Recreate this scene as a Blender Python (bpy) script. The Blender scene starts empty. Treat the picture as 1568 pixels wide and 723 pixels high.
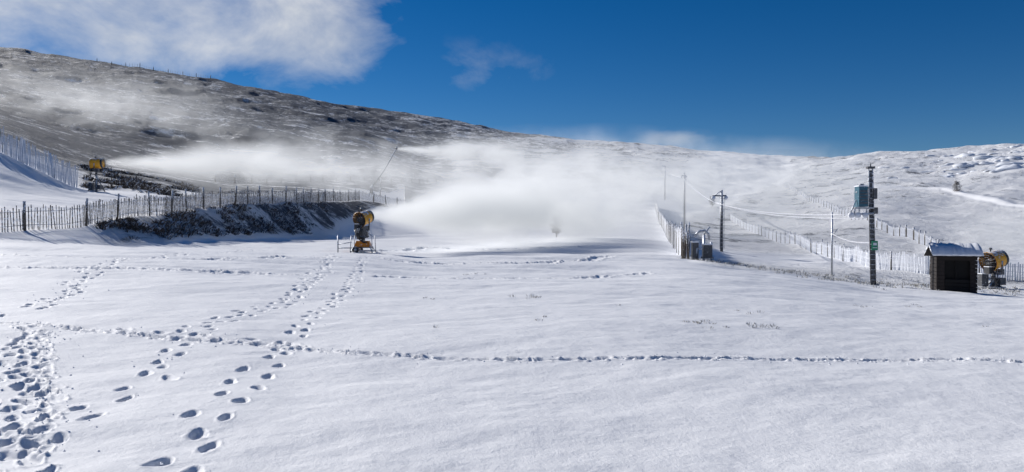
import bpy, math, random
import numpy as np
from mathutils import Vector, Matrix
random.seed(7); rng=np.random.default_rng(7)
F=1140.0; EYE=1.6; HOR=350.0; CX=784.0
sc=bpy.context.scene
sc.view_settings.view_transform='Standard'; sc.view_settings.look='None'; sc.view_settings.exposure=0

# ------------------------------------------------------------------ noise
def vnoise(x,y,seed=0):
    xi=np.floor(x).astype(np.int64); yi=np.floor(y).astype(np.int64)
    xf=x-xi; yf=y-yi
    u=xf*xf*(3-2*xf); v=yf*yf*(3-2*yf)
    def h(a,b):
        n=(a*374761393+b*668265263+seed*974711)&0x7fffffff
        n=((n^(n>>13))*1274126177)&0x7fffffff
        n=(n^(n>>16))&0xffff
        return n/65535.0*2-1
    return (h(xi,yi)*(1-u)+h(xi+1,yi)*u)*(1-v)+(h(xi,yi+1)*(1-u)+h(xi+1,yi+1)*u)*v
def fbm(x,y,oct=4,seed=0):
    s=0;a=1;t=0
    for i in range(oct):
        s=s+a*vnoise(x*2**i+i*17.3,y*2**i-i*9.1,seed+i); t+=a; a*=.5
    return s/t
def sstep(a,b,x):
    t=np.clip((x-a)/(b-a),0,1); return t*t*(3-2*t)

# ------------------------------------------------------------------ terrain heights fitted to image coordinates (pixel column, distance, pixel row)
def R(d,row): return EYE-(row-HOR)*d/F
SL=[
(-250,[(5,0),(10,.1),(20,.4),(33,.9),(36,1.6),(48,R(48,280)),(60,R(60,190)),(66,R(66,185)),(85,R(85,180)),(200,R(200,140)),(400,R(400,70)),(520,R(520,30))]),
(0,[(5,0),(10,.05),(20,.3),(33.5,R(33.5,374)),(36.5,R(36.5,356)),(48,R(48,298)),(60,R(60,232)),(66,R(66,224)),(85,R(85,215)),(200,R(200,178)),(400,R(400,108)),(520,R(520,68))]),
(120,[(5,0),(10,.05),(20,.25),(35.5,R(35.5,373)),(38.5,R(38.5,347)),(50,R(50,306)),(62,R(62,291)),(72,R(72,264)),(100,R(100,248)),(200,R(200,203)),(400,R(400,133)),(520,R(520,87))]),
(250,[(5,0),(10,.05),(20,.2),(41.5,R(41.5,372)),(46,R(46,325)),(54,R(54,312)),(62,R(62,301)),(80,R(80,280)),(120,R(120,262)),(200,R(200,225)),(400,R(400,150)),(520,R(520,108))]),
(350,[(5,0),(10,.05),(20,.15),(52.5,R(52.5,370)),(58,R(58,309)),(66,R(66,303)),(80,R(80,298)),(100,R(100,288)),(125,R(125,278)),(200,R(200,243)),(400,R(400,168)),(520,R(520,124))]),
(450,[(5,0),(10,.0),(20,.1),(65,R(65,368)),(73,R(73,304)),(82,R(82,300)),(100,R(100,292)),(125,R(125,284)),(150,R(150,276)),(200,R(200,258)),(400,R(400,180)),(520,R(520,145))]),
(550,[(5,0),(10,.02),(20,.05),(80,R(80,364)),(98,R(98,306)),(108,R(108,300)),(122,R(122,293)),(138,R(138,288)),(155,R(155,280)),(200,R(200,268)),(400,R(400,198)),(520,R(520,161))]),
]
S=[]
for (c0,p0),(c1,p1) in zip(SL[:-1],SL[1:]):
    for k in range(10):
        t=k/10; S.append((c0+(c1-c0)*t,[(a[0]*(1-t)+b[0]*t,a[1]*(1-t)+b[1]*t) for a,b in zip(p0,p1)]))
S.append(SL[-1])
S+=[
(650,[(5,0),(20,0),(50,.05),(80,R(80,358)),(120,R(120,325)),(200,R(200,280)),(300,R(300,240)),(400,R(400,212)),(520,R(520,177))]),
(800,[(5,0),(20,-.02),(50,0),(80,R(80,360)),(120,R(120,332)),(200,R(200,290)),(300,R(300,255)),(400,R(400,228)),(520,R(520,204))]),
(900,[(5,0),(20,-.05),(50,-.05),(80,R(80,362)),(120,R(120,336)),(200,R(200,294)),(300,R(300,260)),(400,R(400,236)),(520,R(520,218))]),
(1000,[(5,0),(20,-.1),(45,-.1),(80,R(80,366)),(120,R(120,340)),(200,R(200,300)),(300,R(300,265)),(400,R(400,240)),(520,R(520,222))]),
(1060,[(5,0),(20,-.15),(45,-.2),(52,R(52,394)),(80,R(80,372)),(120,R(120,350)),(200,R(200,310)),(300,R(300,274)),(400,R(400,247)),(520,R(520,229))]),
(1110,[(5,0),(20,-.2),(42,-.4),(52,R(52,400)),(80,R(80,380)),(120,R(120,354)),(200,R(200,314)),(300,R(300,280)),(400,R(400,250)),(520,R(520,228))]),
(1200,[(5,0),(20,-.3),(38,R(38,418)),(48,R(48,414)),(60,R(60,403)),(100,R(100,368)),(150,R(150,336)),(200,R(200,312)),(300,R(300,278)),(400,R(400,253)),(480,R(480,235))]),
(1340,[(5,0),(20,-.5),(35,R(35,440)),(45,R(45,426)),(60,R(60,402)),(100,R(100,362)),(150,R(150,325)),(200,R(200,297)),(300,R(300,260)),(400,R(400,232))]),
(1460,[(5,0),(20,-.6),(33,R(33,450)),(45,R(45,430)),(60,R(60,408)),(100,R(100,370)),(150,R(150,330)),(200,R(200,298)),(300,R(300,252)),(360,R(360,227))]),
(1568,[(5,0),(20,-.65),(33,R(33,455)),(45,R(45,434)),(60,R(60,410)),(100,R(100,370)),(150,R(150,322)),(200,R(200,288)),(300,R(300,238)),(350,R(350,220))]),
(1850,[(5,0),(20,-.7),(33,-1.7),(45,-1.9),(60,-1.5),(100,R(100,370)),(200,R(200,285)),(300,R(300,230)),(350,R(350,212))]),
]
CRX=[-250,0,120,250,350,450,550]; CRD=[36,36.5,38.5,46,58,73,98]; TOD=[33,33.5,35.5,41.5,52.5,65,80]
pxg=np.linspace(-450,2050,501); ldg=np.linspace(math.log(1),math.log(4200),1100)
tab=[]
for c,p in S:
    d=[1]+[q[0] for q in p]; z=[0]+[q[1] for q in p]
    dl,zl=d[-1],z[-1]
    d+= [dl*1.08,dl*1.3,dl*2,4200]; z+=[zl*1.01,zl*.97,zl*.6,0]
    tab.append(np.interp(ldg,np.log(d),z))
tab=np.array(tab); cs=np.array([c for c,_ in S])
G=np.array([np.interp(pxg,cs,tab[:,j]) for j in range(len(ldg))]).T
def gsm(A,s,ax):
    n=int(3*s)+1; k=np.exp(-.5*(np.arange(-n,n+1)/s)**2); k/=k.sum()
    P=np.pad(A,[(n,n) if i==ax else (0,0) for i in range(2)],mode='edge')
    return np.apply_along_axis(lambda v:np.convolve(v,k,'valid'),ax,P)
G=gsm(G,3,0); G=gsm(G,2.0,1)
T40=math.radians(40)
def colz(px,d):
    a=np.clip((np.asarray(px,float)-pxg[0])/(pxg[1]-pxg[0]),0,len(pxg)-1.001)
    b=np.clip((np.log(np.maximum(d,1.0))-ldg[0])/(ldg[1]-ldg[0]),0,len(ldg)-1.001)
    i=a.astype(int); j=b.astype(int); a=a-i; b=b-j
    return (G[i,j]*(1-a)+G[i+1,j]*a)*(1-b)+(G[i,j+1]*(1-a)+G[i+1,j+1]*a)*b
def to_cd(x,y):
    th=np.arctan2(x,y); r=np.hypot(x,y)
    px=CX+F*np.tan(np.clip(th,-T40,T40))
    d=r*np.cos(np.clip(th,-T40,T40)); return px,d
def relief(x,y,d,px):
    far=sstep(70,260,d)
    z=far*(2.6*fbm(x/55,y/55,4,3)+1.5*fbm(x/12,y/12,4,8))
    lefth=far*sstep(760,450,px)
    q=(x*.8+y*.6)
    z+=lefth*(-3.0*np.abs(fbm(q/70,(y*.8-x*.6)/26,4,21)))
    mid=sstep(13,26,d)*(1-sstep(60,110,d))
    z+=mid*(.19*fbm(x/9,y/3.0,3,5)+.19*np.abs(fbm(x/10,y/2.2,3,6)))
    rt=sstep(1100,1250,px)*sstep(45,80,d)*(1-sstep(150,260,d)); z+=rt*.9*fbm(x/12,y/12,5,44)
    near=1-sstep(25,60,d)
    z+=near*(.075*fbm(x/3.8,y/2.7,3,12)+.012*fbm(x/.6,y/.5,3,14)+.014*fbm((x*.8+y*.6)/1.6,(y*.8-x*.6)/.45,3,91))
    return z
def ground(x,y):
    x=np.asarray(x,float); y=np.asarray(y,float)
    px,d=to_cd(x,y); return colz(px,d)+relief(x,y,d,px)
def at(col,d,dz=0):
    x=(col-CX)/F*d; return Vector((x,d,float(ground(x,d))+dz))
ds=np.exp(np.linspace(math.log(3),math.log(500),1500))
def hit(col,row):
    z=colz(np.full(ds.shape,col),ds); rr=HOR+(EYE-z)*F/ds
    k=np.argmax(rr<=row); d=ds[k]
    return ((col-CX)/F*d,d)

# ------------------------------------------------------------------ terrain mesh
th=np.concatenate([np.radians(np.linspace(-180,-42,40))[:-1],np.arctan(np.linspace(math.tan(math.radians(-42)),math.tan(math.radians(42)),1150)),np.radians(np.linspace(42,180,40))[1:]])
r=np.concatenate([np.linspace(.3,2.8,12)[:-1],np.geomspace(2.8,60,820)[:-1],np.geomspace(60,720,420)[:-1],np.geomspace(720,4000,16)])
TH,RR=np.meshgrid(th,r,indexing='ij')
X=RR*np.sin(TH); Y=RR*np.cos(TH)
PX,D=to_cd(X,Y)
Z=colz(PX,D)+relief(X,Y,D,PX)
dep=np.zeros_like(Z); rim=np.zeros_like(Z)
def blob(cx,cy,head,la,lb,depth,rimh,soft=.86,nz=.16):
    rc=math.hypot(cx,cy); tc=math.atan2(cx,cy); m=max(la,lb)*1.9
    i0,i1=np.searchsorted(th,[tc-m/rc,tc+m/rc]); j0,j1=np.searchsorted(r,[rc-m,rc+m])
    if i1<=i0 or j1<=j0: return
    sx=X[i0:i1,j0:j1]-cx; sy=Y[i0:i1,j0:j1]-cy
    a=sx*math.sin(head)+sy*math.cos(head); b=sx*math.cos(head)-sy*math.sin(head)
    e=np.sqrt((a/la)**2+(b/(lb*(1+.25*np.clip(a/la,-1.5,1.5))))**2)+nz*vnoise(X[i0:i1,j0:j1]*11,Y[i0:i1,j0:j1]*11,4)
    dp=-depth*(1-sstep(soft,1.12,e))*(1+.15*vnoise(X[i0:i1,j0:j1]*16,Y[i0:i1,j0:j1]*16,6)); rm=rimh*np.exp(-((e-1.24)/.18)**2)*np.clip(.5+1.2*vnoise(X[i0:i1,j0:j1]*15,Y[i0:i1,j0:j1]*15,9),0,2)
    dep[i0:i1,j0:j1]=np.minimum(dep[i0:i1,j0:j1],dp); rim[i0:i1,j0:j1]=np.maximum(rim[i0:i1,j0:j1],rm)
clods=[]
def walk(pts,step,side,jit=.03,depth=.038,size=(.135,.062),rimh=.006,cl=.35,soft=.55,nz=.24,skip=0,csz=1):
    w=[hit(*p) for p in pts]; w=np.array(w)
    seg=np.hypot(*(w[1:]-w[:-1]).T); L=np.concatenate([[0],np.cumsum(seg)])
    n=int(L[-1]/step)
    for i in range(n+1):
        s=i*step+random.gauss(0,jit); x=np.interp(s,L,w[:,0]); y=np.interp(s,L,w[:,1])
        x2=np.interp(s+.3,L,w[:,0]); y2=np.interp(s+.3,L,w[:,1])
        x1=np.interp(s-.3,L,w[:,0]); y1=np.interp(s-.3,L,w[:,1])
        h=math.atan2(x2-x1,y2-y1); sg=1 if i%2 else -1
        o=side*sg+random.gauss(0,jit)
        if random.random()<skip: continue
        cx=x+o*math.cos(h); cy=y-o*math.sin(h)
        blob(cx,cy,h+random.gauss(0,.18),size[0]*random.uniform(.82,1.18),size[1]*random.uniform(.82,1.2),depth*random.uniform(.7,1.2),rimh,soft,nz)
        if random.random()<cl:
            for q in range(random.randint(1,4)):
                clods.append((cx+random.gauss(0,.2),cy+random.gauss(0,.18),random.uniform(.004,.012)*csz))
walk([(505,393),(497,420),(440,462),(360,488),(312,500),(280,520),(250,552),(205,592),(135,628),(70,672),(35,715)],.38,.10,.05,depth=.044)
walk([(557,396),(545,425),(520,455),(485,478),(455,508),(425,542),(370,584),(345,625),(330,658),(262,712),(230,760)],.35,.10,.05,depth=.044)
walk([(507,393),(470,440),(420,466),(320,495),(285,515)],.5,.14,.08)
# trodden trail on the left
walk([(40,500),(42,545),(40,590),(38,630),(30,680),(5,760)],.20,.075,.05,depth=.042,size=(.135,.062),rimh=.012,cl=.9,csz=1.3)
walk([(12,530),(16,570),(10,610),(-10,680)],.5,.08,.05,depth=.036)
walk([(66,512),(72,560),(76,620),(64,700)],.16,.02,.05,depth=.010,size=(.14,.05),rimh=.022,cl=.7)
# trail up-left
walk([(-10,486),(60,470),(105,450),(130,425),(170,408),(215,400),(330,388),(400,380)],.28,.13,.09,depth=.055,rimh=.012,cl=.5)
def groove(pts,step,la,lb,depth,rimh,cl=.1,off=0,skip=0):
    walk(pts,step,off,.02,depth,(la,lb),rimh,cl,soft=.2,nz=.3,skip=skip)
groove([(-10,496),(60,501),(130,510),(250,518),(400,528),(540,541),(660,548),(800,552),(1000,552),(1150,547),(1300,549),(1450,553),(1640,562)],.055,.12,.06,.032,.018,.3,.02)
groove([(120,508),(250,514),(390,522),(480,532)],.34,.14,.06,.045,.018,.2,.1)
groove([(-10,412),(120,414),(250,418),(440,424),(480,425)],.2,.3,.14,.05,.03,0,.05,.15)
groove([(-10,394),(200,398),(350,400),(510,398)],.25,.35,.2,.06,.04,0,.08,.1)
groove([(580,424),(700,427),(850,425),(990,420)],.25,.35,.16,.045,.03,0,.06,.2)
groove([(600,400),(720,404),(860,402),(930,398)],.3,.5,.25,.08,.05,0,.1,.2)
groove([(560,386),(650,381),(760,384),(900,380)],.4,.6,.3,.09,.05,0,.1,.2)
Z=Z+dep+rim*(dep>-.02)
# ---- scrub mask
run_d=np.log([1,30,45,60,80,120,200,300,400,520,4200]); lo=np.interp(np.log(D+.01),run_d,[-900,-900,-900,470,520,640,900,1045,1075,1092,1092]); hi=np.interp(np.log(D+.01),run_d,[3000,3000,1500,1150,1040,1030,1120,1205,1212,1208,1208])
wob=14*fbm(X/20,Y/20,3,31)
inrun=sstep(-12,12,PX-lo-wob)*sstep(-12,12,hi-PX+wob)
base=np.interp(PX,[-200,300,560,760,900,1080,1220,1350,1600],[1.02,1.04,1.02,.90,.78,.68,.70,.67,.56])  # real scrub, raised on the left hill to stand in for cloud shadow
sc_=base*sstep(60,80,D)*(1-inrun)
crest=np.interp(PX,CRX+[620],CRD+[115])
toe=np.interp(PX,CRX+[620],TOD+[100])
bank=sstep(toe-1.5,toe+1,D)*(1-sstep(crest-.5,crest+1.0,D))*sstep(130,200,PX)*(1-sstep(440,560,PX))
behind=(D>crest)*(PX<620)
sc_=np.where(behind,sc_*sstep(1.02,1.5,D/crest),sc_)
sc_=np.maximum(sc_,bank*.80)
sc_=np.maximum(sc_,.92*sstep(62,66,D)*(1-sstep(84,105,D))*sstep(100,140,PX)*(1-sstep(260,330,PX)))
sc_=np.where((PX<115)&(D<64),sc_*0,sc_)
rb=sstep(1120,1220,PX)*(1-sstep(130,230,D)); sc_=sc_*(1-.12*rb)
edge=sstep(1050,1110,PX)*sstep(36,39,D)*(1-sstep(44,62,D)); sc_=np.maximum(sc_,.62*edge)
road=[hit(c,rw) for c,rw in [(1338,294),(1400,297),(1450,301),(1520,312),(1620,328),(1750,345)]]
road=np.array(road); dist=np.full_like(Z,1e9)
for a,b in zip(road[:-1],road[1:]):
    ab=b-a; t=np.clip(((X-a[0])*ab[0]+(Y-a[1])*ab[1])/(ab@ab),0,1)
    dist=np.minimum(dist,np.hypot(X-a[0]-t*ab[0],Y-a[1]-t*ab[1]))
rd=1-sstep(1.5,3.2,dist); sc_*=(1-rd); Z=Z+.9*np.exp(-(dist/2.2)**2)
nt,nr=Z.shape
co=np.stack([X,Y,Z],-1).reshape(-1,3).astype(np.float32)
i=np.arange(nt-1)[:,None]; j=np.arange(nr-1)[None,:]
q=np.stack([i*nr+j,i*nr+j+1,(i+1)*nr+j+1,(i+1)*nr+j],-1).reshape(-1,4)
me=bpy.data.meshes.new('snow_ground')
me.vertices.add(len(co)); me.vertices.foreach_set('co',co.ravel())
nf=len(q); me.loops.add(nf*4); me.loops.foreach_set('vertex_index',q[:,::-1].ravel().astype(np.int32))
me.polygons.add(nf); me.polygons.foreach_set('loop_start',np.arange(0,nf*4,4,dtype=np.int32)); me.polygons.foreach_set('loop_total',np.full(nf,4,np.int32))
me.polygons.foreach_set('use_smooth',np.ones(nf,bool)); me.update(calc_edges=True)
at_=me.attributes.new('scrub','FLOAT','POINT'); at_.data.foreach_set('value',sc_.ravel().astype(np.float32))
if me.polygons[nf//2].normal.z<0: me.flip_normals()
gob=bpy.data.objects.new('snow_ground',me); sc.collection.objects.link(gob)

# ------------------------------------------------------------------ materials
def N(nt_,t,**k):
    n=nt_.nodes.new(t)
    for a,b in k.items(): setattr(n,a,b)
    return n
def mth(nt_,op,a,b=None,c=None,clamp=False):
    n=nt_.nodes.new('ShaderNodeMath'); n.operation=op; n.use_clamp=clamp
    for i_,v in enumerate((a,b,c)):
        if v is None: continue
        if isinstance(v,(int,float)): n.inputs[i_].default_value=v
        else: nt_.links.new(v,n.inputs[i_])
    return n.outputs[0]
def noise(nt_,vec,scale,detail=4,rough=.5,dist=0):
    n=nt_.nodes.new('ShaderNodeTexNoise'); n.inputs['Scale'].default_value=scale; n.inputs['Detail'].default_value=detail; n.inputs['Roughness'].default_value=rough; n.inputs['Distortion'].default_value=dist
    if vec is not None: nt_.links.new(vec,n.inputs['Vector'])
    return n.outputs['Fac']
def mixc(nt_,f,a,b):
    n=nt_.nodes.new('ShaderNodeMix'); n.data_type='RGBA'
    for s_,v in ((n.inputs[0],f),(n.inputs[6],a),(n.inputs[7],b)):
        if isinstance(v,(int,float)): s_.default_value=v
        elif isinstance(v,tuple): s_.default_value=(*v,1)
        else: nt_.links.new(v,s_)
    return n.outputs[2]
def mat(name,c1,c2=None,scale=8,rough=.6,metal=0,frost=0,bump=.0):
    m=bpy.data.materials.new(name); m.use_nodes=True; t=m.node_tree; b=t.nodes['Principled BSDF']
    tc=N(t,'ShaderNodeTexCoord').outputs['Object']
    n=noise(t,tc,scale,5,.6)
    f=mth(t,'MULTIPLY_ADD',n,3,-1,clamp=True)
    c=mixc(t,f,c1,c2 or tuple(v*.6 for v in c1))
    if frost>0:
        n2=noise(t,tc,scale*1.7,5,.65)
        geo=N(t,'ShaderNodeNewGeometry'); sp=N(t,'ShaderNodeSeparateXYZ'); t.links.new(geo.outputs['Normal'],sp.inputs[0])
        up=mth(t,'MULTIPLY',mth(t,'MAXIMUM',sp.outputs['Z'],0),.35)
        v=mth(t,'ADD',n2,up); ff=mth(t,'MULTIPLY',mth(t,'SUBTRACT',v,.78-.5*frost),9,clamp=True)
        c=mixc(t,ff,c,(.80,.83,.88))
    t.links.new(c,b.inputs['Base Color']); b.inputs['Roughness'].default_value=rough; b.inputs['Metallic'].default_value=metal
    if bump:
        bp=N(t,'ShaderNodeBump'); bp.inputs['Strength'].default_value=bump; bp.inputs['Distance'].default_value=.02
        t.links.new(n,bp.inputs['Height']); t.links.new(bp.outputs[0],b.inputs['Normal'])
    return m
M=dict(
 yellow=mat('gun_yellow',(.85,.42,.02),(.72,.32,.015),5,.45,frost=.12),
 orange=mat('gun_orange',(.72,.25,.015),(.55,.17,.01),5,.5,frost=.2),
 black=mat('black_plastic',(.02,.02,.022),(.035,.035,.04),10,.5,frost=.12),
 metal=mat('galvanised',(.38,.40,.42),(.25,.26,.28),12,.45,.5,frost=.5),
 dark=mat('dark_steel',(.06,.065,.07),(.10,.10,.11),9,.5,.2,frost=.36),
 wood=mat('weathered_wood',(.065,.055,.045),(.13,.11,.09),9,.85,frost=.34,bump=.5),
 paling=mat('frosted_paling',(.17,.15,.12),(.11,.09,.07),5,.85,frost=.58,bump=.3),
 rime=mat('rime',(.80,.82,.86),(.62,.64,.69),3,.8,frost=.55),
 hut=mat('hut_wood',(.018,.011,.009),(.011,.007,.006),7,.8,bump=.5),
 hut_shade=mat('hut_shade_black',(.003,.003,.003),(.005,.004,.004),6,.9),  # near-black colour paints the shade inside the hut and across its front
 snow=mat('snow_cap',(.86,.88,.92),(.80,.83,.88),4,.6,bump=.3),
 teal=mat('teal_housing',(.03,.13,.19),(.02,.08,.12),6,.5,frost=.30),
 green=mat('green_sign',(.02,.26,.14),(.02,.20,.11),20,.5),
 cable=mat('iced_cable',(.80,.82,.86),(.65,.66,.7),3,.6),
 rock=mat('rock',(.30,.30,.31),(.18,.18,.19),.5,.9,frost=.85,bump=.5),
 heather=mat('heather',(.045,.040,.038),(.11,.085,.065),1.6,.9,frost=.42),
 grass=mat('dry_grass',(.26,.23,.17),(.42,.41,.38),20,.8,frost=.5),
 twig=mat('rimed_twigs',(.16,.14,.12),(.28,.26,.25),4,.8,frost=.24),
)
# ground material
m=bpy.data.materials.new('snow_and_scrub'); m.use_nodes=True; t=m.node_tree; b=t.nodes['Principled BSDF']
oc=N(t,'ShaderNodeTexCoord').outputs['Object']
at2=N(t,'ShaderNodeAttribute',attribute_name='scrub'); s=at2.outputs['Fac']
n1=noise(t,oc,.42,8,.80,.4); n2=noise(t,oc,.10,6,.68,.3)
mp=N(t,'ShaderNodeMapping'); mp.inputs['Rotation'].default_value=(0,0,math.radians(35)); mp.inputs['Scale'].default_value=(.02,.12,.1); t.links.new(oc,mp.inputs[0])
n3=noise(t,mp.outputs[0],1.0,6,.65)
val=mth(t,'ADD',mth(t,'ADD',mth(t,'MULTIPLY',n1,.46),mth(t,'MULTIPLY',n2,.32)),mth(t,'MULTIPLY',n3,.22))
thr=mth(t,'MULTIPLY_ADD',s,-.25,.68)
fac=mth(t,'MULTIPLY',mth(t,'MULTIPLY',mth(t,'SUBTRACT',val,thr),18,clamp=True),mth(t,'MULTIPLY',s,6,clamp=True))
n4=noise(t,oc,.25,4,.6)
scol=mixc(t,n4,(.018,.034,.062),(.042,.054,.076))
snc=mixc(t,noise(t,oc,.5,3),(.89,.895,.91),(.94,.945,.95))
t.links.new(mixc(t,mth(t,'MULTIPLY',fac,.95),snc,scol),b.inputs['Base Color'])
b.inputs['Roughness'].default_value=.7
b.inputs['Specular IOR Level'].default_value=.25
fb=noise(t,oc,11,6,.80); mb=noise(t,oc,1.6,4,.55)
h=mth(t,'ADD',mth(t,'MULTIPLY',fb,.020),mth(t,'MULTIPLY',mb,.055))
h=mth(t,'ADD',h,mth(t,'MULTIPLY',mth(t,'MULTIPLY',n1,s),2.2))
bp=N(t,'ShaderNodeBump'); bp.inputs['Strength'].default_value=.7; bp.inputs['Distance'].default_value=1.0
t.links.new(h,bp.inputs['Height']); t.links.new(bp.outputs[0],b.inputs['Normal'])
me.materials.append(m)

# ------------------------------------------------------------------ mesh builder
class MB:
    def __init__(s): s.v=[];s.f=[];s.mi=[];s.ms=[];s.sm=[]
    def _m(s,k):
        if k not in s.ms: s.ms.append(k)
        return s.ms.index(k)
    def add(s,vs,fs,k,smooth=False):
        o=len(s.v); s.v+= [tuple(v) for v in vs]; i_=s._m(k)
        for f in fs: s.f.append(tuple(x+o for x in f)); s.mi.append(i_); s.sm.append(smooth)
    def box(s,c,size,k,rot=None,taper=1.0):
        hx,hy,hz=[a/2 for a in size]; vs=[]
        for z in(-1,1):
            tp=taper if z>0 else 1
            for x,y in((-1,-1),(1,-1),(1,1),(-1,1)):
                p=Vector((x*hx*tp,y*hy*tp,z*hz))
                if rot is not None: p=rot@p
                vs.append(p+Vector(c))
        s.add(vs,[(3,2,1,0),(4,5,6,7),(0,1,5,4),(1,2,6,5),(2,3,7,6),(3,0,4,7)],k)
    def ring(s,pts,rads,k,n=12,caps=True,smooth=True):
        vs=[];fs=[]
        pts=[Vector(p) for p in pts]
        for a,(p,rr) in enumerate(zip(pts,rads)):
            dirv=(pts[min(a+1,len(pts)-1)]-pts[max(a-1,0)])
            if dirv.length<1e-6: dirv=Vector((pts[-1]-pts[0]))
            dirv.normalize(); up=Vector((0,0,1)) if abs(dirv.z)<.95 else Vector((1,0,0))
            e1=dirv.cross(up).normalized(); e2=e1.cross(dirv)
            for q_ in range(n):
                an=2*math.pi*q_/n; vs.append(p+e1*math.cos(an)*rr+e2*math.sin(an)*rr)
        for a in range(len(pts)-1):
            for q_ in range(n):
                q2=(q_+1)%n; fs.append((a*n+q_,a*n+q2,(a+1)*n+q2,(a+1)*n+q_))
        if caps: fs.append(tuple(range(n))[::-1]); fs.append(tuple((len(pts)-1)*n+x for x in range(n)))
        s.add(vs,fs,k,smooth)
    def rod(s,a,b_,r0,k,r1=None,n=8): s.ring([a,b_],[r0,r1 if r1 else r0],k,n)
    def obj(s,name,parent=None,loc=None,rotz=0):
        me_=bpy.data.meshes.new(name); me_.from_pydata(s.v,[],s.f); 
        for k in s.ms: me_.materials.append(M[k])
        me_.polygons.foreach_set('material_index',s.mi); me_.polygons.foreach_set('use_smooth',s.sm); me_.update()
        o=bpy.data.objects.new(name,me_); sc.collection.objects.link(o)
        if parent: o.parent=parent
        if loc is not None: o.location=loc
        o.rotation_euler[2]=rotz
        return o
def empty(name,loc,rotz=0):
    e=bpy.data.objects.new(name,None); sc.collection.objects.link(e); e.location=loc; e.rotation_euler[2]=rotz; e.empty_display_size=.3; return e

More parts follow.
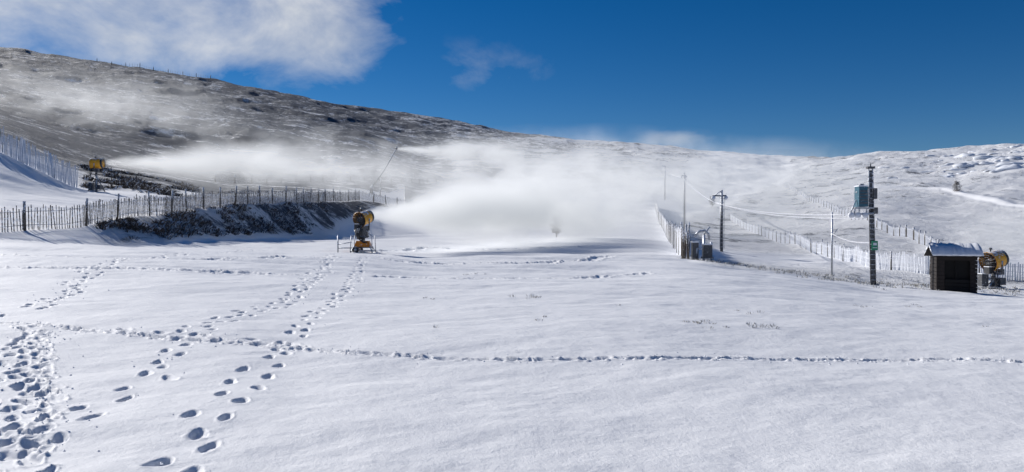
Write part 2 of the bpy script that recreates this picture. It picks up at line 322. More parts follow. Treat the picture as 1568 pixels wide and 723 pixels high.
# ------------------------------------------------------------------ snow guns
def snow_gun(loc,heading,barrel_yaw,h=1.75,pitch=.25,tower=False,Rb=.36):
    e=empty('snow_gun',loc,heading)
    g=MB()
    cp,sp_=math.cos(pitch),math.sin(pitch); ax=Vector((cp*math.cos(barrel_yaw),cp*math.sin(barrel_yaw),sp_)); c=Vector((0,0,h))
    P=lambda t_:c+ax*t_
    g.ring([P(-.36),P(-.34),P(-.2),P(.25),P(.5),P(.52),P(.49),P(.2),P(-.30)],[Rb*1.12,Rb*1.16,Rb*1.0,Rb*.98,Rb*.92,Rb*.88,Rb*.84,Rb*.86,Rb*.95],'yellow',28,caps=False)
    g.ring([P(.40),P(.53),P(.55)],[Rb*.95,Rb*.97,Rb*.9],'black',28,caps=False)
    e1=ax.cross(Vector((0,0,1))).normalized(); e2=e1.cross(ax)
    for q_ in range(30):
        an=q_/30*2*math.pi; o=e1*math.cos(an)+e2*math.sin(an); g.rod(P(.50)+o*Rb*.94,P(.58)+o*Rb*.9,.014,'metal',n=5)
    g.obj('barrel',e)
    k=MB()
    for rr in (.3,.55,.8,1.05):
        pts=[]; 
        for q_ in range(25):
            an=q_/24*2*math.pi; pts.append(P(-.42+.06*rr)+(e1*math.cos(an)+e2*math.sin(an))*Rb*rr)
        k.ring(pts,[.012]*25,'black',5,caps=False)
    for q_ in range(16):
        an=q_/16*2*math.pi; o=e1*math.cos(an)+e2*math.sin(an); k.rod(P(-.42),P(-.36)+o*Rb*1.1,.009,'black',n=4)
    k.ring([P(-.40),P(-.1),P(.2)],[.12,.15,.10],'dark',12)
    for q_ in range(9):
        an=q_/9*2*math.pi; o=e1*math.cos(an)+e2*math.sin(an); o2=(-e1*math.sin(an)+e2*math.cos(an))
        k.add([P(-.18)+o*.12-o2*.05,P(-.12)+o*.12+o2*.05,P(-.10)+o*Rb*.93+o2*.07,P(-.2)+o*Rb*.93-o2*.07],[(0,1,2,3)],'black')
    k.obj('fan_grille',e)
    y=MB()
    for sd in(-1,1):
        y.rod(c+e1*sd*Rb*1.12,Vector((0,0,h-.62))+e1*sd*Rb*1.05,.035,'dark')
    y.rod(Vector((0,0,h-.62))-e1*Rb*1.1,Vector((0,0,h-.62))+e1*Rb*1.1,.045,'dark')
    y.rod((0,0,h-.62),(0,0,h-.95),.09,'dark',n=12)
    y.box((-.28,-.1,h-.48),(.30,.36,.32),'black'); y.box((-.28,-.1,h-.30),(.31,.37,.03),'snow')
    y.box((.2,-.22,h-.55),(.26,.24,.28),'dark')
    y.rod((-.1,.05,h+Rb),(-.1,.05,h+Rb+.12),.03,'black'); y.ring([(-.1,.05,h+Rb+.10),(-.1,.05,h+Rb+.2)],[.08,.07],'dark',10)
    for a in range(3):
        pts=[(-.2+.1*a,-.3,h-.4),(-.35+.12*a,-.42,h-.7),(-.2,-.4-.05*a,h-1.1),(.1+.1*a,-.35,h-1.35)]
        y.ring(pts,[.025]*4,'black',6)
    y.obj('yoke_and_cabinet',e)
    if not tower:
        mb_=MB()
        mb_.ring([(-.1,-.05,.78),(-.12,-.05,1.0),(-.12,-.02,1.3),(-.08,0,1.5)],[.20,.30,.33,.18],'black',14); mb_.box((.15,-.15,1.1),(.3,.3,.5),'dark'); mb_.ring([(-.45,-.1,1.3),(-.3,-.25,1.0),(.1,-.35,.85),(.35,-.2,.95)],[.04]*4,'black',8)
        mb_.box((-.22,-.3,1.25),(.2,.12,.25),'metal')
        mb_.obj('motor_and_hoses',e)
        b_=MB()
        b_.box((0,0,.52),(.92,.62,.34),'orange',taper=.72); b_.box((0,0,.33),(1.0,.7,.05),'dark')
        b_.rod((0,0,.7),(0,0,h-.8),.11,'dark',n=12)
        b_.obj('compressor_hood',e)
        l=MB()
        for sx in(-1,1):
            for sy in(-1,1):
                l.rod((sx*.42,sy*.28,.42),(sx*.60,sy*.52,.03),.03,'metal'); l.ring([(sx*.60,sy*.52,-.02),(sx*.60,sy*.52,.03)],[.1,.1],'metal',10)
                l.rod((sx*.60,sy*.52,.05),(sx*.56,sy*.46,.98),.022,'metal')
            l.rod((sx*.56,-.46,.95),(sx*.56,.46,.95),.022,'metal'); l.rod((sx*.56,-.50,.14),(sx*.56,.50,.14),.022,'metal')
        for sy in(-1,1):
            l.rod((-.60,sy*.5,.14),(.60,sy*.5,.14),.025,'metal')
        l.rod((-.56,-.46,.95),(-.56,.46,.95),.022,'metal'); l.rod((.56,-.46,.95),(.2,-.3,1.3),.022,'metal')
        l.rod((-.56,-.2,.3),(-1.3,-.3,.30),.03,'metal'); l.rod((-.56,-.3,.62),(-1.3,-.3,.5),.022,'metal')
        l.rod((-1.32,-.3,-.15),(-1.32,-.3,.98),.035,'metal'); 
        for sy in(-.56,.56):
            l.ring([(-.3,sy-.06,.2),(-.3,sy+.06,.2)],[.18,.18],'black',18); l.ring([(-.3,sy-.07,.2),(-.3,sy+.07,.2)],[.08,.08],'metal',10)
        l.obj('leg_frame',e)
    else:
        l=MB()
        l.rod((0,0,-.2),(0,0,h-.85),.10,'dark',n=12)
        for a in range(4):
            an=a*1.57+.5; l.rod((0,0,h-1.0),(math.cos(an)*.7,math.sin(an)*.7,-.15),.04,'dark'); an2=an+1.57
            l.rod((math.cos(an)*.55,math.sin(an)*.55,.12),(math.cos(an2)*.55,math.sin(an2)*.55,.12),.025,'metal')
        l.box((.05,0,h-.86),(.7,.55,.05),'dark'); l.box((-.45,.1,.45),(.35,.3,.6),'dark'); l.box((-.45,.1,.77),(.36,.31,.04),'snow')
        l.box((.3,-.1,.4),(.3,.4,.35),'dark')
        l.obj('stand',e)
    return e
p=at(556,41); snow_gun(p-Vector((0,0,.06)),0,1.12,h=1.92,pitch=.24,Rb=.38)
MUZ=p+Vector((.25,.55,2.08))
p2=at(148,60); snow_gun(p2-Vector((0,0,.06)),0,.15,h=2.3,pitch=.06,tower=True,Rb=.42)
MUZ2=p2+Vector((.7,.1,2.35))
p3=at(1521,36.8); snow_gun(p3,.1,math.radians(12),h=1.42,pitch=.22,tower=True,Rb=.44)

# ------------------------------------------------------------------ snow lance
p=at(570,130); top=Vector(((607-CX)/F*132,132,EYE+(350-228)/F*132))
g=MB(); g.rod((0,0,-.3),(0,0,1.6),.16,'dark',n=10)
v=top-p; g.ring([Vector((0,0,1.2)),v*.5+Vector((0,0,.2)),v],[.15,.12,.10],'dark',10)
g.rod(v*.35,Vector((1.4,0,1.0)),.06,'dark'); g.rod((1.4,0,-.3),(1.4,0,1.1),.08,'dark')
g.ring([v*.985,v*1.0,v*1.03],[.16,.24,.2],'dark',10); g.rod((-.3,0,.1),(-.3,0,1.4),.1,'dark')
g.obj('snow_lance',loc=p); LTOP=top

# ------------------------------------------------------------------ fences
def fence(name,path,hgt,post_every,pick,mk,mp_,rails=2,pw=.035,postr=.05,lean=.05,postextra=.15,hvar=.06,gap=0):
    w=np.array([[(c-CX)/F*d,d] for c,d in path]); seg=np.hypot(*(w[1:]-w[:-1]).T); L=np.concatenate([[0],np.cumsum(seg)])
    def pos(s_,dz=0):
        x=np.interp(s_,L,w[:,0]); y=np.interp(s_,L,w[:,1]); return Vector((x,y,float(ground(x,y))+dz))
    g=MB(); s_=0
    while s_<L[-1]:
        a=pos(s_); ln=Vector((random.gauss(0,lean),random.gauss(0,lean),0))
        hh=hgt*random.uniform(1,1.12)+postextra
        g.rod(a-Vector((0,0,.3)),a+Vector((0,0,hh))+ln,postr*random.uniform(.85,1.2),mp_,n=7)
        s_+=post_every*random.uniform(.92,1.08)
    s_=0
    sag=lambda q_:-.05*abs(math.sin(math.pi*q_/post_every))
    while s_<L[-1]:
        a=pos(s_)
        if gap==0 or random.random()>gap:
            hh=hgt*(1+random.gauss(0,hvar)); t2=pos(s_+.1)-a; an=math.atan2(t2.y,t2.x)
            rot=Matrix.Rotation(an,3,'Z')@Matrix.Rotation(random.gauss(0,.05),3,'Y')
            g.box(a+Vector((0,0,hh/2+.03+sag(s_))),(pw*random.uniform(.7,1.4),.018,hh),mk,rot)
        s_+=pick*random.uniform(.85,1.15)
    for q_ in range(rails):
        zr=hgt*(.25+.6*q_/max(1,rails-1)); pts=[]
        n=max(2,int(L[-1]/max(1.0,post_every/2)))
        for k in range(n+1):
            s2=L[-1]*k/n; pts.append(pos(s2,zr+sag(s2)+random.gauss(0,.015)))
        g.ring(pts,[.014]*len(pts),mk,5)
    return g.obj(name)
cpath=[(c,float(np.interp(c,CRX,CRD))*1.005) for c in range(-250,551,25)]
fence('paling_fence',cpath,1.15,2.9,.12,'paling','wood',2,pw=.04,postr=.06,postextra=.28)
fence('paling_fence',[(550,98.5),(600,108),(640,118),(720,150),(800,175)],1.2,4,.3,'paling','wood',2,pw=.06,postr=.08)
fence('snow_net_fence',[(-120,60),(-40,60),(0,60),(40,60),(80,61),(120,62)],1.75,2.1,.10,'rime','rime',5,pw=.065,postr=.09,lean=.12,hvar=.1)
fence('snow_net_fence',[(1044,45),(1035,56),(1024,78),(1012,110),(1003,150)],1.75,4,.08,'rime','wood',4,pw=.08,postr=.06,lean=.03)
fence('snow_net_fence',[(1118,140),(1150,118),(1180,100),(1240,76),(1283,62),(1345,53),(1420,49),(1500,48),(1600,46),(1700,46)],1.15,3,.13,'rime','wood',3,pw=.06,postr=.05)
fence('paling_fence',[(1200,250),(1232,205),(1270,165),(1330,118),(1400,88),(1440,72)],1.25,4,.2,'rime','wood',2,pw=.07,postr=.10)
fence('paling_fence',[(330,115),(420,132),(520,155),(600,172),(680,200)],1.3,5,.35,'paling','wood',2,pw=.06,postr=.1)
fence('ridge_fence',[(150,498),(200,503),(250,508),(330,512)],2.0,9,1.5,'paling','wood',2,pw=.12,postr=.2,postextra=.8)

# ------------------------------------------------------------------ posts + hydrant at the end of the piste fence
b0=at(1056,42.5)
g=MB()
for k,(dx,dy,hh) in enumerate([(-.35,0,1.75),(-.22,.25,2.05),(-.08,.1,1.6),(-.30,.5,1.9),(.02,.4,2.15),(-.15,-.2,1.5)]):
    g.rod((dx,dy,-.3),(dx+random.gauss(0,.04),dy,hh),.055,'wood',n=8)
g.box((.35,.2,.5),(.34,.4,1.0),'dark'); g.box((.35,.2,1.03),(.38,.44,.08),'snow')
g.obj('post_cluster',loc=b0)
g=MB()
g.rod((0,0,-.2),(0,0,1.5),.07,'metal',n=10); g.rod((.42,0,-.2),(.42,0,1.1),.06,'metal')
g.ring([(-.55,0,1.42),(-.3,0,1.68),(.05,0,1.75),(.25,0,1.55),(.3,0,1.2)],[.06,.07,.08,.07,.05],'metal',8)
g.box((.2,.05,.55),(.5,.35,.75),'dark'); g.box((.2,.05,.96),(.55,.4,.08),'snow'); g.box((.12,-.15,.5),(.16,.06,.3),'dark')
g.rod((-.4,0,-.1),(-.4,0,.75),.045,'dark'); g.rod((-.4,0,.7),(.42,0,.75),.04,'metal')
g.rod((.0,.1,1.5),(.35,.1,1.95),.05,'metal'); g.rod((-.1,.2,.2),(.6,.2,.2),.06,'dark')
g.obj('water_hydrant_station',loc=at(1078,42.5))

# ------------------------------------------------------------------ lift mast with motor housing
e=empty('lift_mast',at(1338,35))
g=MB(); H=5.5
for sx in(-1,1): g.rod((sx*.11,0,-.4),(sx*.09-.17,0,H),.035,'dark')
g.box((-.085,.06,H/2-.2),(.14,.1,H+.2),'dark',Matrix.Rotation(-.031,3,'Y'))
k=0
while k<H-.1:
    g.rod((-.12-.17*k/H,-.03,k),(.12-.17*k/H,-.03,k),.018,'metal',n=5); k+=.24
g.rod((-.17,0,H-.02),(-.17,0,H+.25),.03,'dark'); g.box((-.17,0,H+.02),(.34,.22,.1),'dark')
g.obj('ladder_pole',e)
g=MB()
g.box((-.60,0,4.15),(.44,.5,.95),'teal',taper=.93); g.box((-.60,0,4.65),(.46,.5,.05),'snow'); g.ring([(-.62,0,4.6),(-.62,0,4.76)],[.14,.12],'dark',12)
for q_ in range(5): g.box((-.60,-.262,3.85+.14*q_),(.36,.02,.05),'dark')
g.box((-.55,0,3.62),(.9,.5,.07),'metal'); 
for dx in(-.95,-.75,-.4): g.rod((dx,-.15,3.6),(dx-.05,-.15,3.3),.035,'metal')
g.rod((-1.2,-.15,3.32),(-.1,-.15,3.36),.05,'metal'); g.rod((-1.2,-.15,3.3),(-.85,0,4.0),.03,'metal'); g.rod((-.85,0,4.35),(-.2,0,4.6),.03,'metal')
for dx in(-1.15,-.85,-.5): g.ring([(dx,-.25,3.28),(dx,-.10,3.28)],[.13,.13],'rime',14)
g.box((.02,0,3.5),(.2,.3,.3),'dark'); g.box((.02,.0,4.3),(.16,.25,.5),'dark')
g.obj('motor_housing',e)
g=MB(); g.box((.0,-.10,1.86),(.28,.03,.44),'green'); g.box((0,-.12,1.93),(.16,.012,.12),'rime'); g.box((0,-.12,1.76),(.20,.012,.03),'rime'); g.obj('green_notice',e)
mast=at(1338,35)
def lift_tower(col,d,toprow,w=.12,arm=1.2):
    b_=at(col,d); H_=EYE+(350-toprow)/F*d-b_.z
    g=MB(); g.rod((0,0,-.4),(0,0,H_),w,'dark',w*.75,n=10)
    g.rod((-arm,0,H_-.5),(arm*.5,0,H_-.5),w*.5,'dark'); g.rod((-arm*.8,0,H_-.5),(0,0,H_-.05),w*.3,'metal')
    for sx in(-1,.5):
        g.ring([(sx*arm*.9,-.1,H_-.68),(sx*arm*.9,.1,H_-.68)],[.16,.16],'rime',14); g.rod((sx*arm*.9,0,H_-.5),(sx*arm*.9,0,H_-.7),.04,'metal')
    k=.4
    while k<H_-.6: g.rod((-.18,-.12,k),(.18,-.12,k),.02,'metal',n=5); k+=.35
    g.rod((-.18,-.12,.2),(-.18,-.12,H_-.6),.02,'metal',n=5); g.rod((.18,-.12,.2),(.18,-.12,H_-.6),.02,'metal',n=5)
    g.obj('lift_tower',loc=b_); return Vector((b_.x,b_.y,b_.z+H_-.6))
t1=lift_tower(1105,65,291,.13,.8); t2=lift_tower(1048,112,264,.12,.5); t3=lift_tower(1018,175,252,.12,.6)
def cable(g,a,b_,sag,rr=.018,n=14):
    g.ring([a.lerp(b_,i_/n)-Vector((0,0,sag*4*(i_/n)*(1-i_/n))) for i_ in range(n+1)],[rr]*(n+1),'cable',5)
g=MB(); mA=mast+Vector((-1.15,-.2,3.32)); mB=mast+Vector((-.5,-.2,3.15))
cable(g,t1+Vector((-.6,0,-.5)),mA,.35,.02); cable(g,t1+Vector((.3,0,-.75)),mB,.35,.02)
cable(g,t2+Vector((-.4,0,0)),t1+Vector((-.6,0,-.5)),.35,.03); cable(g,t2+Vector((.3,0,-.4)),t1+Vector((.3,0,-.75)),.6,.03)
cable(g,t3+Vector((-.5,0,0)),t2+Vector((-.4,0,0)),.6,.035); cable(g,t3+Vector((.3,0,0)),t2+Vector((.3,0,-.4)),.6,.035)
pp=at(1274,42); g2=MB(); g2.rod((0,0,-.3),(0,0,EYE+(350-325)/F*42-pp.z),.05,'metal',n=8); g2.rod((0,0,2.2),(.3,0,2.6),.025,'metal'); g2.obj('cable_post',loc=pp)
cable(g,Vector((pp.x,pp.y,EYE-8/F*42)),mast+Vector((-.05,0,2.0)),.18,.02)
g.obj('lift_cable')

# ------------------------------------------------------------------ hut
hp=at(1460,33.2); e=empty('wooden_hut',hp+Vector((0,0,-.08)),math.radians(-17))
W,Dp,Hh=1.52,1.1,1.66
g=MB()
n=10; ch=Hh/n
for q_ in range(n):
    z=ch*(q_+.5)
    for sx in(-1,1): g.box((sx*W/2,0,z),(.07,Dp+.06,ch*.9),'hut')
    g.box((0,Dp/2,z),(W-.08,.06,ch*.9),'hut')
    for x_,w_ in((-W/2+.16,.24),(W/2-.14,.20)): g.box((x_,-Dp/2,z),(w_,.06,ch*.9),'hut')
    if q_<4: g.box((.02,-Dp/2+.03,z),(W-.56,.05,ch*.88),'hut_shade')  # lower front boards take the painted shade colour
g.box((0,-.02,Hh-.1),(W-.1,Dp-.02,.1),'hut'); g.box((0,-Dp/2-.01,Hh-.08),(W,.07,.16),'hut')
g.obj('walls',e)
g=MB(); g.box((0,.05,Hh/2),(W-.16,Dp-.25,Hh-.15),'hut_shade'); g.box((.0,-Dp/2+.1,.9),(.05,.04,1.4),'hut_shade'); g.obj('inner_shade',e)  # solid black fill standing for the shade behind the opening
rh=.42
def roof(g,z0,thk,k,ovx,ovy,noisy=0):
    nx=24; ys=[-Dp/2-ovy,-Dp/4-ovy*.5,0,Dp/4+ovy*.5,Dp/2+ovy]
    vs=[];fs=[]
    for layer in(0,1):
        for a in range(nx+1):
            for bb,yv in enumerate(ys):
                zz=z0+rh*(1-abs(yv)/(Dp/2+ovy)); 
                if layer: zz+=thk*(1+ (random.uniform(-.3,.3) if noisy else 0))*(.6 if noisy and bb in(0,4) else 1)
                vs.append((-W/2-ovx+(W+2*ovx)*a/nx,yv+(random.uniform(-.02,.02) if noisy else 0),zz))
    n5=len(ys); o=(nx+1)*n5
    for a in range(nx):
        for bb in range(n5-1):
            i_=a*n5+bb; fs.append((i_,i_+1,i_+n5+1,i_+n5)); fs.append((o+i_,o+i_+n5,o+i_+n5+1,o+i_+1))
        fs.append((a*n5,a*n5+n5,o+a*n5+n5,o+a*n5)); q0=a*n5+n5-1; fs.append((q0,o+q0,o+q0+n5,q0+n5))
    for a in(0,nx):
        for bb in range(n5-1):
            i_=a*n5+bb; fs.append((i_,i_+1,o+i_+1,o+i_))
    g.add(vs,fs,k,noisy==1)
g=MB(); roof(g,Hh-.02,.05,'hut',.24,.24)
for sx in(-1,1): g.add([(sx*W/2,-Dp/2,Hh),(sx*W/2,Dp/2,Hh),(sx*W/2,0,Hh+rh*.8)],[(0,1,2)],'hut')
g.obj('roof',e)
g=MB(); roof(g,Hh+.034,.13,'snow',.23,.23,1); g.obj('roof_snow',e)

# ------------------------------------------------------------------ vegetation
def clumps(name,pts,mk,nb,hgt,spread,width):
    g=MB(); vs=[];fs=[]
    for (x,y) in pts:
        z=float(ground(x,y)); sc2=random.uniform(.5,1.3)
        for _ in range(nb):
            an=random.uniform(0,6.283); ra=spread*sc2*math.sqrt(random.random()); bx=x+math.cos(an)*ra*.6; by=y+math.sin(an)*ra*.6
            hh=hgt*sc2*random.uniform(.5,1.1)*(1-.4*ra/(spread*sc2+1e-6)); tx=bx+math.cos(an)*ra*.7+random.gauss(0,.1*hgt); ty=by+math.sin(an)*ra*.7+random.gauss(0,.1*hgt)
            pa=random.uniform(0,3.14); wx,wy=math.cos(pa)*width,math.sin(pa)*width; o=len(vs)
            vs+= [(bx-wx*.5,by-wy*.5,z-.03),(bx+wx*.5,by+wy*.5,z-.03),(bx+(tx-bx)*.6+wx,by+(ty-by)*.6+wy,z+hh*.65),(tx,ty,z+hh),(bx+(tx-bx)*.6-wx,by+(ty-by)*.6-wy,z+hh*.6)]
            fs.append((o,o+1,o+2,o+3,o+4))
    g.add(vs,fs,mk); return g.obj(name)
pts=[]
while len(pts)<900:
    c=random.uniform(150,500); u_=random.random(); d=np.interp(c,CRX,TOD)*(1-u_)+np.interp(c,CRX,CRD)*u_
    x=(c-CX)/F*d
    if float(fbm(np.array(x/2.2),np.array(d/2.2),2,77))+u_*.5-.2>random.uniform(-.1,.25): pts.append((x,d))
clumps('heather_scrub',pts,'heather',12,.24,.32,.035)
pts=[]
while len(pts)<420:
    c=random.uniform(125,300); d=random.uniform(63,86); x=(c-CX)/F*d
    if vnoise(np.array(x/3),np.array(d/3),5)>-.1: pts.append((x,d))
clumps('heather_scrub',pts,'heather',14,.36,.5,.06)
pts=[]
for _ in range(420):
    c=random.uniform(1040,1560); d=np.interp(c,[1040,1200,1340,1440],[43,39.5,37,36])+random.gauss(0,1.6); pts.append(((c-CX)/F*d,d))
clumps('frosted_grass',pts,'grass',9,.17,.16,.014)
pts=[]
for c,rw,n in [(815,456,6),(825,487,2),(640,457,2),(650,505,1),(1080,499,9),(1172,505,7),(1150,478,3),(1320,470,3),(1400,470,3),(730,420,4),(950,470,1),(1480,500,1)]:
    x,y=hit(c,rw)
    for _ in range(n): pts.append((x+random.gauss(0,.012*y),y+random.gauss(0,.25)))
clumps('frosted_grass',pts,'grass',9,.07,.10,.006)
def sapling(col,d,hh,mk='twig'):
    g=MB(); g.rod((0,0,-.2),(0,0,hh),.06*hh/2,mk,.02,n=6)
    for _ in range(90):
        z=hh*random.uniform(.15,.98); an=random.uniform(0,6.28); l_=(.45*hh*(1-abs(z/hh-.4)))*random.uniform(.4,.9); a=Vector((0,0,z)); b_=a+Vector((math.cos(an)*l_,math.sin(an)*l_,l_*.5))
        g.rod(a,b_,.03,mk,.015,n=4)
        for k in range(6):
            c_=a.lerp(b_,random.uniform(.4,1)); g.rod(c_,c_+Vector([random.gauss(0,.12*hh/2) for _ in range(3)]),.025,mk,n=3)
    g.obj('frosted_sapling',loc=at(col,d))
sapling(852,76,2.2); sapling(1465,185,3.2); sapling(1090,170,2.5)

def lump(vs,fs,c,rx,ry,rz,seed,sub=1):
    rr=random.Random(seed); ph=[rr.uniform(0,6) for _ in range(6)]; o=len(vs); na,nb=(7,4) if sub==1 else (14,8)
    for b_ in range(nb+1):
        pz=-math.pi/2+math.pi*b_/nb
        for a in range(na):
            an=2*math.pi*a/na; k=1+.22*math.sin(2*an+ph[0]+pz)+.16*math.sin(3*an+ph[1]-2*pz)+.12*math.sin(4*pz+ph[2])+.08*math.sin(5*an+ph[3])
            vs.append((c[0]+math.cos(pz)*math.cos(an)*rx*k,c[1]+math.cos(pz)*math.sin(an)*ry*k,c[2]+math.sin(pz)*rz*k))
    for b_ in range(nb):
        for a in range(na):
            a2=(a+1)%na; fs.append((o+b_*na+a,o+b_*na+a2,o+(b_+1)*na+a2,o+(b_+1)*na+a))
g=MB(); vs=[];fs=[]
for k,(x,y,s_) in enumerate(clods[:1500]):
    z=float(ground(x,y)); s_*= 1 if y<14 else 1.5
    lump(vs,fs,(x,y,z+s_*.3),s_,s_,s_*.7,k)
g.add(vs,fs,'snow',True); g.obj('snow_clods')
g=MB(); vs=[];fs=[]
for k in range(120):
    c=random.triangular(1340,1720,1580); d=random.uniform(225,335); x=(c-CX)/F*d; s_=random.uniform(.5,1.6)*(1 if random.random()<.85 else 1.8)
    lump(vs,fs,(x,d,float(ground(x,d))-s_*.2),s_*2.0,s_*1.3,s_*.5,k+999,2)
g.add(vs,fs,'rock',True); g.obj('boulders')

# ------------------------------------------------------------------ mist (scattering volumes with an added glow)
def vol_mat(name,dens,a0,noise_s,L_,R_,em,fall=1.0,thr=.42,shape='cone',aniso=.3,st=.45,gain=3.2,pw=2.2):
    m=bpy.data.materials.new(name); m.use_nodes=True; t=m.node_tree; t.nodes.clear()
    out=N(t,'ShaderNodeOutputMaterial'); oc=N(t,'ShaderNodeTexCoord').outputs['Object']
    sp=N(t,'ShaderNodeSeparateXYZ'); t.links.new(oc,sp.inputs[0]); x,y,z=sp.outputs
    mp=N(t,'ShaderNodeMapping'); mp.inputs['Scale'].default_value=(L_*st,R_[0],R_[1]); t.links.new(oc,mp.inputs[0])
    nz=noise(t,mp.outputs[0],noise_s,3,.64,.6)
    if shape=='cone':
        w=mth(t,'MULTIPLY_ADD',mth(t,'POWER',mth(t,'MAXIMUM',x,0.0001),.8),1-a0,a0)
        zc=mth(t,'SUBTRACT',z,mth(t,'MULTIPLY',mth(t,'POWER',mth(t,'MAXIMUM',x,0.0001),2),.12))
        wob=mth(t,'MULTIPLY_ADD',mth(t,'SUBTRACT',nz,.5),mth(t,'MULTIPLY_ADD',x,5.0,.6),1.0)
        rad=mth(t,'DIVIDE',mth(t,'SQRT',mth(t,'ADD',mth(t,'MULTIPLY',y,y),mth(t,'MULTIPLY',zc,zc))),mth(t,'MULTIPLY',w,mth(t,'MAXIMUM',wob,.25)))
        prof=mth(t,'SUBTRACT',1,rad,clamp=True); prof=mth(t,'POWER',prof,pw)
        axl=mth(t,'POWER',mth(t,'SUBTRACT',1,x,clamp=True),fall)
        inv=mth(t,'DIVIDE',1,mth(t,'ADD',w,.06))
        edge_=mth(t,'MULTIPLY',mth(t,'SUBTRACT',1,mth(t,'MAXIMUM',mth(t,'ABSOLUTE',y),mth(t,'ABSOLUTE',z)),clamp=True),4,clamp=True)
        base=mth(t,'MULTIPLY',mth(t,'MULTIPLY',mth(t,'MULTIPLY',prof,axl),inv),edge_)
        nn=mth(t,'MULTIPLY',mth(t,'SUBTRACT',nz,mth(t,'MULTIPLY_ADD',x,thr,.08)),gain,clamp=True)
    else:
        rr=mth(t,'SQRT',mth(t,'ADD',mth(t,'ADD',mth(t,'MULTIPLY',x,x),mth(t,'MULTIPLY',y,y)),mth(t,'MULTIPLY',z,z)))
        base=mth(t,'POWER',mth(t,'SUBTRACT',1,rr,clamp=True),fall)
        nn=mth(t,'MULTIPLY',mth(t,'SUBTRACT',nz,thr),5,clamp=True)
    dn=mth(t,'MULTIPLY',mth(t,'MULTIPLY',base,nn),dens)
    s_=N(t,'ShaderNodeVolumeScatter'); s_.inputs['Color'].default_value=(.97,.98,1,1); s_.inputs['Anisotropy'].default_value=aniso; t.links.new(dn,s_.inputs['Density'])
    em_=N(t,'ShaderNodeEmission'); em_.inputs['Color'].default_value=(.86,.92,1,1); t.links.new(mth(t,'MULTIPLY',dn,em),em_.inputs['Strength'])  # glow added in place of light scattered many times inside the mist
    ad=N(t,'ShaderNodeAddShader'); t.links.new(s_.outputs[0],ad.inputs[0]); t.links.new(em_.outputs[0],ad.inputs[1]); t.links.new(ad.outputs[0],out.inputs['Volume'])
    m.cycles.volume_step_rate=.8
    return m
BF=[(0,1,3,2),(4,6,7,5),(0,4,5,1),(2,3,7,6),(0,2,6,4),(1,5,7,3)]
def plume(a,b_,Ry,Rz,**k):
    a=Vector(a); b_=Vector(b_); v=b_-a; L_=v.length
    vs=[(x,y*(.15 if x==0 else 1),z*(.15 if x==0 else 1)) for x in(0,1) for y in(-1,1) for z in(-1,1)]
    me_=bpy.data.meshes.new('snow_mist'); me_.from_pydata(vs,[],BF); me_.update(); o=bpy.data.objects.new('snow_mist',me_); sc.collection.objects.link(o)
    yaw=math.atan2(v.y,v.x); pit=-math.asin(v.z/L_)
    o.rotation_euler=(0,pit,yaw); o.location=a; o.scale=(L_,Ry,Rz)
    me_.materials.append(vol_mat('mist',L_=L_,R_=(Ry,Rz),**k)); return o
def bank_mist(c,r_,yaw=0,**k):
    vs=[(x,y,z) for x in(-1,1) for y in(-1,1) for z in(-1,1)]
    me_=bpy.data.meshes.new('snow_mist'); me_.from_pydata(vs,[],BF); me_.update(); o=bpy.data.objects.new('snow_mist',me_); sc.collection.objects.link(o)
    o.location=c; o.scale=r_; o.rotation_euler=(0,0,yaw)
    me_.materials.append(vol_mat('mist',L_=r_[0]/.45,R_=(r_[1],r_[2]),shape='ell',a0=0,**k)); return o
def W3(c,row,d): return Vector(((c-CX)/F*d,d,EYE+(HOR-row)/F*d))
EM=.34
plume(MUZ,W3(1010,312,100),12.5,9.0,dens=.62,a0=.03,noise_s=.36,em=EM,fall=1.3,thr=.52,gain=3.4)
plume(MUZ2,W3(640,262,120),12,8.5,dens=.24,a0=.03,noise_s=.30,em=EM,fall=1.0,thr=.54,gain=3.2)
plume(LTOP,W3(860,244,170),10,6,dens=.28,a0=.05,noise_s=.24,em=EM,fall=.9,thr=.50)
bank_mist(W3(60,188,230),(85,50,17),dens=.040,noise_s=.07,em=EM,thr=.46,fall=1.0)
bank_mist(W3(880,306,115),(46,34,11),dens=.075,noise_s=.17,em=EM,thr=.45,fall=.8)
bank_mist(W3(700,278,190),(100,50,11),dens=.042,noise_s=.10,em=EM,thr=.45,fall=.8)
bank_mist(W3(1120,296,200),(48,60,14),dens=.040,noise_s=.09,em=EM,thr=.43,fall=.8)
bank_mist(W3(1590,365,75),(7,12,4),dens=.12,noise_s=.2,em=EM,thr=.38,fall=.9)

# ------------------------------------------------------------------ light + sky
AZ,EL=-52,27
sd=Vector((math.sin(math.radians(AZ))*math.cos(math.radians(EL)),math.cos(math.radians(AZ))*math.cos(math.radians(EL)),math.sin(math.radians(EL))))
l=bpy.data.lights.new('sun','SUN'); l.energy=4.8; l.angle=math.radians(.6); l.color=(1,.965,.92); lo_=bpy.data.objects.new('sun',l); sc.collection.objects.link(lo_); lo_.rotation_euler=sd.to_track_quat('Z','Y').to_euler(); lo_.location=(-20,10,40)
w=bpy.data.worlds.new('World'); sc.world=w; w.use_nodes=True; t=w.node_tree; bg=t.nodes['Background']
sk=N(t,'ShaderNodeTexSky'); sk.sky_type='NISHITA'; sk.sun_disc=False; sk.sun_elevation=math.radians(EL); sk.sun_rotation=math.radians(AZ%360); sk.altitude=2400; sk.air_density=1.0; sk.dust_density=.05; sk.ozone_density=3.5
hs=N(t,'ShaderNodeHueSaturation'); hs.inputs['Hue'].default_value=.506; hs.inputs['Saturation'].default_value=1.36; hs.inputs['Value'].default_value=.66; t.links.new(sk.outputs[0],hs.inputs['Color'])
gc=N(t,'ShaderNodeTexCoord').outputs['Generated']
def dirv(c,row): 
    v=Vector((c-CX,F,HOR-row)); return v.normalized()
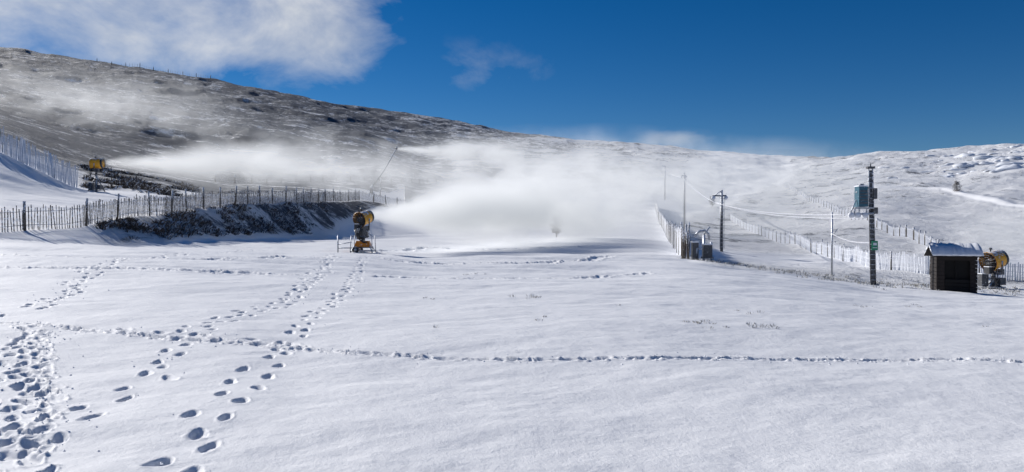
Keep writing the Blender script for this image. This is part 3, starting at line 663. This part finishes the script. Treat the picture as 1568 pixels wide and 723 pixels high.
def cloudmask(c,row,hw,hh):
    v=dirv(c,row); vm=N(t,'ShaderNodeVectorMath',operation='SUBTRACT'); t.links.new(gc,vm.inputs[0]); vm.inputs[1].default_value=v
    v2=N(t,'ShaderNodeVectorMath',operation='MULTIPLY'); t.links.new(vm.outputs[0],v2.inputs[0]); v2.inputs[1].default_value=(F/hw,F/hw,F/hh)
    ln=N(t,'ShaderNodeVectorMath',operation='LENGTH'); t.links.new(v2.outputs[0],ln.inputs[0])
    return mth(t,'SUBTRACT',1,ln.outputs['Value'],clamp=True)
mpc=N(t,'ShaderNodeMapping'); mpc.inputs['Scale'].default_value=(1,1,1.5); mpc.inputs['Rotation'].default_value=(0,.35,0); mpc.inputs['Location'].default_value=(.9,.2,.45); t.links.new(gc,mpc.inputs[0])
cn=noise(t,mpc.outputs[0],7.5,10,.60,.3)
tot=None
for c,row,hw,hh,amp in[(20,-10,480,150,1.15),(380,-20,300,175,.95),(480,60,130,90,.45),(740,110,140,55,.38),(1030,214,75,22,1.1)]:
    k=mth(t,'MULTIPLY',cloudmask(c,row,hw,hh),amp); tot=k if tot is None else mth(t,'ADD',tot,k)
tot=mth(t,'MINIMUM',tot,1.0)
cf=mth(t,'ADD',mth(t,'MULTIPLY',tot,1.05),mth(t,'MULTIPLY',mth(t,'SUBTRACT',cn,.5),2.6))
cf=mth(t,'MULTIPLY',mth(t,'SUBTRACT',cf,.28),.75,clamp=True)
cf=mth(t,'MULTIPLY',cf,mth(t,'MULTIPLY',tot,2.2,clamp=True))
cn2=noise(t,mpc.outputs[0],11,7,.55)
ccol=mixc(t,mth(t,'MULTIPLY_ADD',cn2,2.4,-.6,clamp=True),(4.4,5.0,6.1),(8.0,8.1,8.2))
t.links.new(mixc(t,cf,hs.outputs[0],ccol),bg.inputs['Color']); bg.inputs['Strength'].default_value=.098

# ------------------------------------------------------------------ camera
cam=bpy.data.cameras.new('camera'); co_=bpy.data.objects.new('camera',cam); sc.collection.objects.link(co_); sc.camera=co_
cam.sensor_width=36; cam.lens=36*F/1568; cam.clip_end=9000; cam.clip_start=.05
co_.location=(0,0,EYE); co_.rotation_euler=(math.radians(90)-math.atan((361.5-HOR)/F),0,0)
